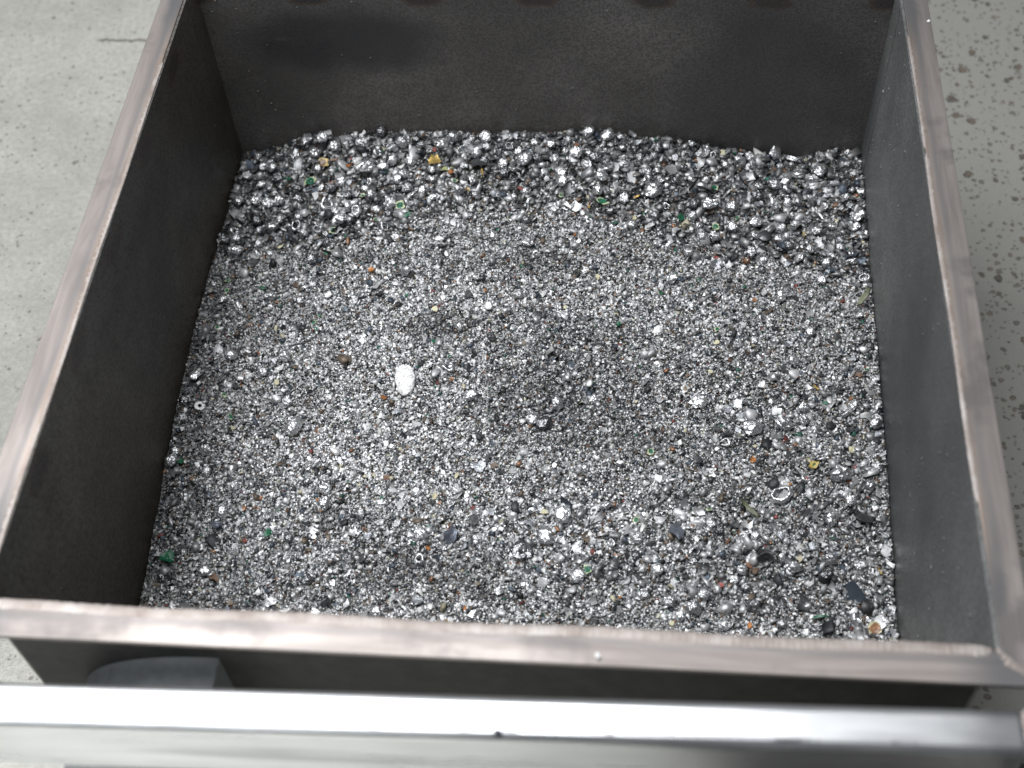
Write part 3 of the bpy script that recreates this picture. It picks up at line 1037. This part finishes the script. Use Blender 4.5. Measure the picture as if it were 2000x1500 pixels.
D = math.radians
LM = [
    ('metal_nugget', 'pebble', 0, 'white', -.1541, .4816, .050, 'big white oval metal pebble lying alone on the fine chips', 'nugget', dict(rz=D(102), lift=.11, tilt=(.05, 0))),
    ('washer', 'washer', 0, 'white', -.4145, .4338, .014, 'small white metal washer near the dark left wall', 'washer', dict(tilt=(.3, .2), lift=.3)),
    ('metal_curl', 'ring', 0, 'silver', -.0994, .5022, .022, 'pale curled metal ring just behind the big white pebble', 'curl', dict(rz=D(140), lift=.2)),
    ('metal_flake', 'flake', 0, 'slate', -.0779, .2761, .027, 'slate blue smooth flake standing on edge near the front middle', 'flake', dict(rz=D(60), tilt=(.5, -.3), lift=.3)),
    ('metal_flake', 'flake', 1, 'slate', .1937, .2939, .030, 'slate blue shiny tongue-shaped flake right of front middle', 'flake', dict(rz=D(115), tilt=(.3, .3), lift=.25)),
    ('metal_nugget', 'nugget', 1, 'white', .1678, .5714, .017, 'bright white nugget right of centre beside dark chips', 'nugget', dict(lift=.3)),
    ('metal_disc', 'flake', 2, 'tandisc', .2032, .485, .017, 'round pale disc with a tan centre, right of centre', 'disc', dict(lift=.2)),
    ('foil_scrap', 'flake', 3, 'gold', -.1504, .8365, .020, 'folded gold yellow foil scrap near the back wall', 'foil scrap', dict(tilt=(.5, .2), lift=.4)),
    ('board_scrap', 'flake', 4, 'olive', -.1331, .8231, .020, 'pale olive flake right below the gold foil scrap', 'board scrap', dict(tilt=(.4, 0), lift=.35)),
    ('foil_scrap', 'flake', 5, 'amber', -.1250, .8160, .013, 'small amber orange foil bit touching the pale olive flake', 'foil scrap', dict(tilt=(.4, .3), lift=.6)),
    ('foil_scrap', 'strip', 6, 'gold', -.0809, .8158, .020, 'narrow golden brown strip in the coarse heap, back middle', 'foil scrap', dict(rz=D(105), tilt=(.3, .4), lift=.45)),
    ('board_scrap', 'flake', 7, 'brownrim', -.3126, .837, .019, 'brown board scrap with golden rim near back left corner', 'board scrap', dict(tilt=(.5, 0), lift=.4)),
    ('foil_scrap', 'flake', 8, 'amber', -.271, .8274, .013, 'amber orange crumb between two silver nuggets at back left', 'foil scrap', dict(tilt=(.4, .2), lift=.6)),
    ('foil_scrap', 'strip', 9, 'brown', -.2965, .8400, .016, 'rusty brown strip near the brown gold-rimmed scrap', 'foil scrap', dict(lift=.6)),
    ('board_scrap', 'flake', 10, 'green', -.3262, .8025, .021, 'green board scrap with wide pale rim, largest at back left', 'board scrap', dict(rz=.4, tilt=(.45, .1), lift=.4)),
    ('board_scrap', 'flake', 11, 'greenfull', -.3581, .8132, .013, 'small all-green oval flake at back left', 'board scrap', dict(tilt=(.6, 0), lift=.6)),
    ('board_scrap', 'flake', 12, 'green', -.1917, .7614, .016, 'green oval board scrap with thin pale rim in the heap', 'board scrap', dict(tilt=(.4, 0), lift=.4)),
    ('board_scrap', 'flake', 13, 'greenfull', -.18, .7469, .012, 'bright green chip just below the green oval scrap', 'board scrap', dict(tilt=(.4, .1), lift=.5)),
    ('board_scrap', 'flake', 14, 'green', .0873, .7705, .022, 'green board scrap with cream edges on the heap, middle right', 'board scrap', dict(tilt=(.5, -.1), lift=.4)),
    ('board_scrap', 'flake', 15, 'greenfull', .1967, .7579, .017, 'dark green leaf-shaped chip on the right part of the heap', 'board scrap', dict(tilt=(.4, .3), lift=.4, rz=1.3)),
    ('board_scrap', 'flake', 16, 'green', .0894, .2415, .015, 'green chip on a pale corner near the front middle', 'board scrap', dict(tilt=(.2, 0), lift=.3)),
    ('board_scrap', 'flake', 17, 'greenfull', -.3012, .2696, .014, 'dark green rounded flake at the front left', 'board scrap', dict(tilt=(.5, .1), lift=.4, rz=1.2)),
    ('board_scrap', 'flake', 18, 'greenfull', -.4276, .3606, .010, 'tiny green chip beside the left wall', 'board scrap', dict(lift=.5)),
    ('board_scrap', 'flake', 19, 'greenfull', .1163, .5792, .010, 'tiny green chip left of the bright white nugget', 'board scrap', dict(lift=.4)),
    ('board_scrap', 'strip', 20, 'greenfull', .3601, .1964, .022, 'long dark green sliver near the front right rim', 'board scrap', dict(rz=.1, lift=.35, flat=1.0)),
    ('board_scrap', 'flake', 21, 'greengold', .3591, .3839, .015, 'golden yellow scrap with green spots, right side', 'board scrap', dict(tilt=(.3, 0), lift=.4)),
    ('board_scrap', 'flake', 22, 'tan', .4219, .1846, .019, 'tan square board scrap with cream edge in front right corner', 'board scrap', dict(tilt=(.2, .1), lift=.3)),
    ('metal_cup', 'cup', 0, 'silver', .319, .3421, .026, 'hollow crumpled metal cup, opening up, right front', 'cup', dict(lift=.22, tilt=(.15, .1))),
    ('board_scrap', 'strip', 23, 'darkolive', .2805, .324, .032, 'long dull green stick leaning on silver nuggets, right front', 'stick', dict(rz=D(-50), lift=.25, tilt=(.1, .1))),
    ('plastic_flake', 'flake', 24, 'black', .4161, .3193, .022, 'curled black flake near the right wall, front half', 'flake', dict(tilt=(.5, .2), lift=.4)),
    ('plastic_flake', 'flake', 25, 'black', .2995, .2637, .026, 'folded black flake standing up in the front right dip', 'flake', dict(tilt=(1.0, .2), lift=.35)),
    ('metal_nugget', 'nugget', 26, 'silver', .3913, .3759, .025, 'pale elongated nugget right of the golden green-spotted scrap', 'nugget', dict(lift=.25, rz=.3)),
    ('metal_nugget', 'nugget', 27, 'silver', .2871, .4328, .024, 'shiny round nugget, left one of a pair at right of centre', 'nugget', dict(lift=.25)),
    ('metal_nugget', 'nugget', 28, 'silver', .3255, .4432, .022, 'shiny round nugget, right one of a pair at right of centre', 'nugget', dict(lift=.25)),
    ('metal_nugget', 'nugget', 29, 'silver', .0574, .3086, .027, 'pale crumpled upright nugget left of the perforated scrap, front middle', 'nugget', dict(lift=.25, rz=1.3)),
    ('metal_nugget', 'nugget', 30, 'greymetal', -.2339, .8899, .017, 'dark shiny metal ball perched at the top of the heap, back wall', 'ball', dict(z=-.2555)),
    ('metal_spike', 'spike', 31, 'greymetal', .0887, .8936, .026, 'pointed grey metal spike sticking up at the back wall', 'spike', dict(z=-.250, tilt=(1.2, .6), rz=2.0)),
    ('metal_nugget', 'nugget', 32, 'silver', .092, .882, .021, 'silver nugget under the spike at the back wall', 'nugget', dict(lift=.4)),
    ('metal_bracket', 'strip', 33, 'greymetal', .3556, .889, .036, 'bent grey strip lying against the back wall, right part', 'strip', dict(z=-.287, rz=D(-15), tilt=(.5, .1))),
    ('stick', 'strip', 34, 'darkolive', .4385, .6304, .036, 'thin dark olive stick leaning on the right wall', 'stick', dict(rz=D(50), tilt=(.0, -.5), lift=.4)),
    ('metal_lump', 'nugget', 35, 'greymetal', .0091, .2628, .030, 'dull grey round lump, largest dark one at front middle', 'lump', dict(lift=.2, flat=.8)),
    ('metal_lump', 'nugget', 36, 'silver', .0372, .2806, .023, 'grey speckled lump behind the dull grey lump, front middle', 'lump', dict(lift=.22)),
    ('metal_nugget', 'nugget', 37, 'silver', .012, .436, .020, 'pale split nugget pair piece in front of the centre', 'nugget', dict(lift=.3)),
    ('metal_nugget', 'nugget', 38, 'greymetal', .027, .431, .021, 'grey smooth nugget beside the pale split nugget', 'nugget', dict(lift=.3, rz=1)),
    ('metal_flake', 'flake', 39, 'smooth', -.0502, .3658, .019, 'flat bluish grey flake in the fines, left of front middle', 'flake', dict(lift=.2, rz=.2)),
    ('metal_nugget', 'nugget', 40, 'silver', -.2895, .4113, .026, 'round crumpled silver nugget left of centre', 'nugget', dict(lift=.25)),
    ('plastic_flake', 'spike', 41, 'black', -.3900, .4783, .030, 'dark grey pointed flake beside the left wall', 'flake', dict(rz=D(45), tilt=(.4, 0), lift=.3)),
    ('metal_nugget', 'nugget', 42, 'silver', -.0675, .4621, .017, 'bright round nugget right below the big white pebble', 'nugget', dict(lift=.3)),
    ('plastic_flake', 'flake', 43, 'black', .0093, .5935, .014, 'small black square chip in the fines behind the centre', 'flake', dict(lift=.3)),
    ('board_scrap', 'flake', 44, 'brown', -.3598, .2137, .017, 'brown square flake at the front left', 'board scrap', dict(tilt=(.3, .2), lift=.35)),
    ('metal_nugget', 'nugget', 45, 'silver', .2206, .4669, .020, 'flat pale grey nugget in front of the tan-centred disc', 'nugget', dict(lift=.2)),
    ('metal_nugget', 'nugget', 46, 'silver', .1573, .7946, .026, 'biggest silver nugget on the right part of the coarse heap', 'nugget', dict(lift=.3)),
    ('metal_nugget', 'nugget', 47, 'silver', -.2480, .8240, .026, 'big crumpled foil ball right of the amber crumb, back left', 'nugget', dict(lift=.3)),
    ('metal_curl', 'ring', 48, 'silver', -.2968, .7655, .026, 'large pale metal ring in the heap below the green scrap, back left', 'curl', dict(lift=.3, tilt=(.3, 0))),
    ('perforated_scrap', 'ring', 49, 'white', .0944, .316, .014, 'white scrap with a hole, right of the pale upright nugget', 'scrap', dict(lift=.2, tilt=(.2, .2))),
    ('metal_flake', 'flake', 50, 'slate', -.3668, .2772, .020, 'bluish grey flake left of the dark green rounded flake', 'flake', dict(tilt=(.5, .2), lift=.35)),
    ('board_scrap', 'flake', 51, 'greenfull', -.4230, .2360, .022, 'large dark grey-green oval flake against the front left wall', 'board scrap', dict(tilt=(.3, .5), lift=.3, rz=1.4)),
]
for name, kind, var, mat, x, y, size, label, cat, kw in LM:
    place(name, kind, var, mat, x, y, size, label, cat, **kw)

# crumb of bright metal left on the near rim bar, and one on the right rim bar
o = place('metal_crumb', 'nugget', 60, 'white', .11, .4, .0065, 'white metal crumb lying on the near rim bar', 'crumb', z=0.0018)
o.location = (0.110, -0.0265, 0.0018)
o = place('metal_crumb', 'nugget', 61, 'white', .44, .7, .0045, 'tiny white metal crumb on the right rim bar near the back', 'crumb', z=0.0012)
o.location = (0.4795, 0.825, 0.0012)
SPOTS[-2:] = []


def zone(x, y):
    if y > .70:
        return ('on the coarse heap, back left', 'on the coarse heap, back middle', 'on the coarse heap, back right')[0 if x < -.15 else 1 if x < .15 else 2]
    if x > .30:
        return 'along the right wall' if y > .42 else 'in the front right area'
    if x < -.30:
        return 'along the left wall'
    if y < .33:
        return 'near the front rim'
    return 'on the fines in the middle'


SPEC = [  # name, mesh kind, variants, material, count, size range, adjective, category
    ('metal_nugget', 'nugget', 12, 'silver', 215, (.0115, .021), 'crumpled silver metal nugget', 'nugget'),
    ('metal_nugget', 'nugget', 6, 'greymetal', 60, (.0115, .018), 'dull grey crumpled nugget', 'nugget'),
    ('metal_cup', 'cup', 5, 'silver', 26, (.013, .019), 'hollow silver metal cup', 'cup'),
    ('metal_curl', 'ring', 3, 'silver', 22, (.012, .018), 'curled silver metal ring', 'curl'),
    ('metal_flake', 'flake', 6, 'smooth', 58, (.010, .017), 'smooth pale grey metal flake', 'flake'),
    ('metal_strip', 'strip', 4, 'silver', 30, (.013, .022), 'narrow silver metal strip', 'strip'),
    ('plastic_flake', 'flake', 5, 'black', 40, (.010, .017), 'black plastic flake', 'flake'),
    ('board_scrap', 'flake', 6, 'green', 20, (.009, .014), 'green board scrap with pale rim', 'board scrap'),
    ('board_scrap', 'flake', 6, 'greenfull', 22, (.006, .009), 'tiny all-green board chip', 'board scrap'),
    ('foil_scrap', 'flake', 5, 'amber', 16, (.006, .010), 'small amber orange bit', 'foil scrap'),
    ('foil_scrap', 'flake', 5, 'cream', 20, (.007, .012), 'small cream yellow flake', 'foil scrap'),
    ('rusty_flake', 'flake', 5, 'brown', 26, (.008, .013), 'rusty brown flake', 'flake'),
    ('wood_sliver', 'strip', 4, 'gold', 10, (.009, .014), 'thin golden sliver', 'sliver'),
]
r2 = random.Random(21)
for name, kind, nv, mat, cnt, (s0, s1), adj, cat in SPEC:
    done = tries = 0
    while done < cnt and tries < 9000:
        tries += 1
        x, y = r2.uniform(-.44, .44), r2.uniform(.13, .89)
        c = float(coarse_at(x, y))
        if r2.random() > (.035 + .965 * c ** 1.3 if s1 > .012 else .25 + .75 * c):
            continue
        s = s0 + (s1 - s0) * r2.random() ** 1.7
        if y < .70:
            s = min(s, .0165)
        if any((x - a) ** 2 + (y - b) ** 2 < (q * .85 + s * .42) ** 2 for a, b, q in SPOTS):
            continue
        zn = zone(x, y)
        big = .45 if kind in ('flake', 'strip') else .8
        place(name, kind, 100 + r2.randrange(nv), mat, x, y, s, adj + ' ' + zn, cat, adj + 's ' + zn, rz=r2.uniform(0, 6.28), tilt=(r2.gauss(0, big * .6), r2.gauss(0, big * .6)), lift=r2.uniform(.22, .42) + (.22 if c > .6 else .05))
        done += 1
    print(name, mat, done)
print('objects', len(S.objects))
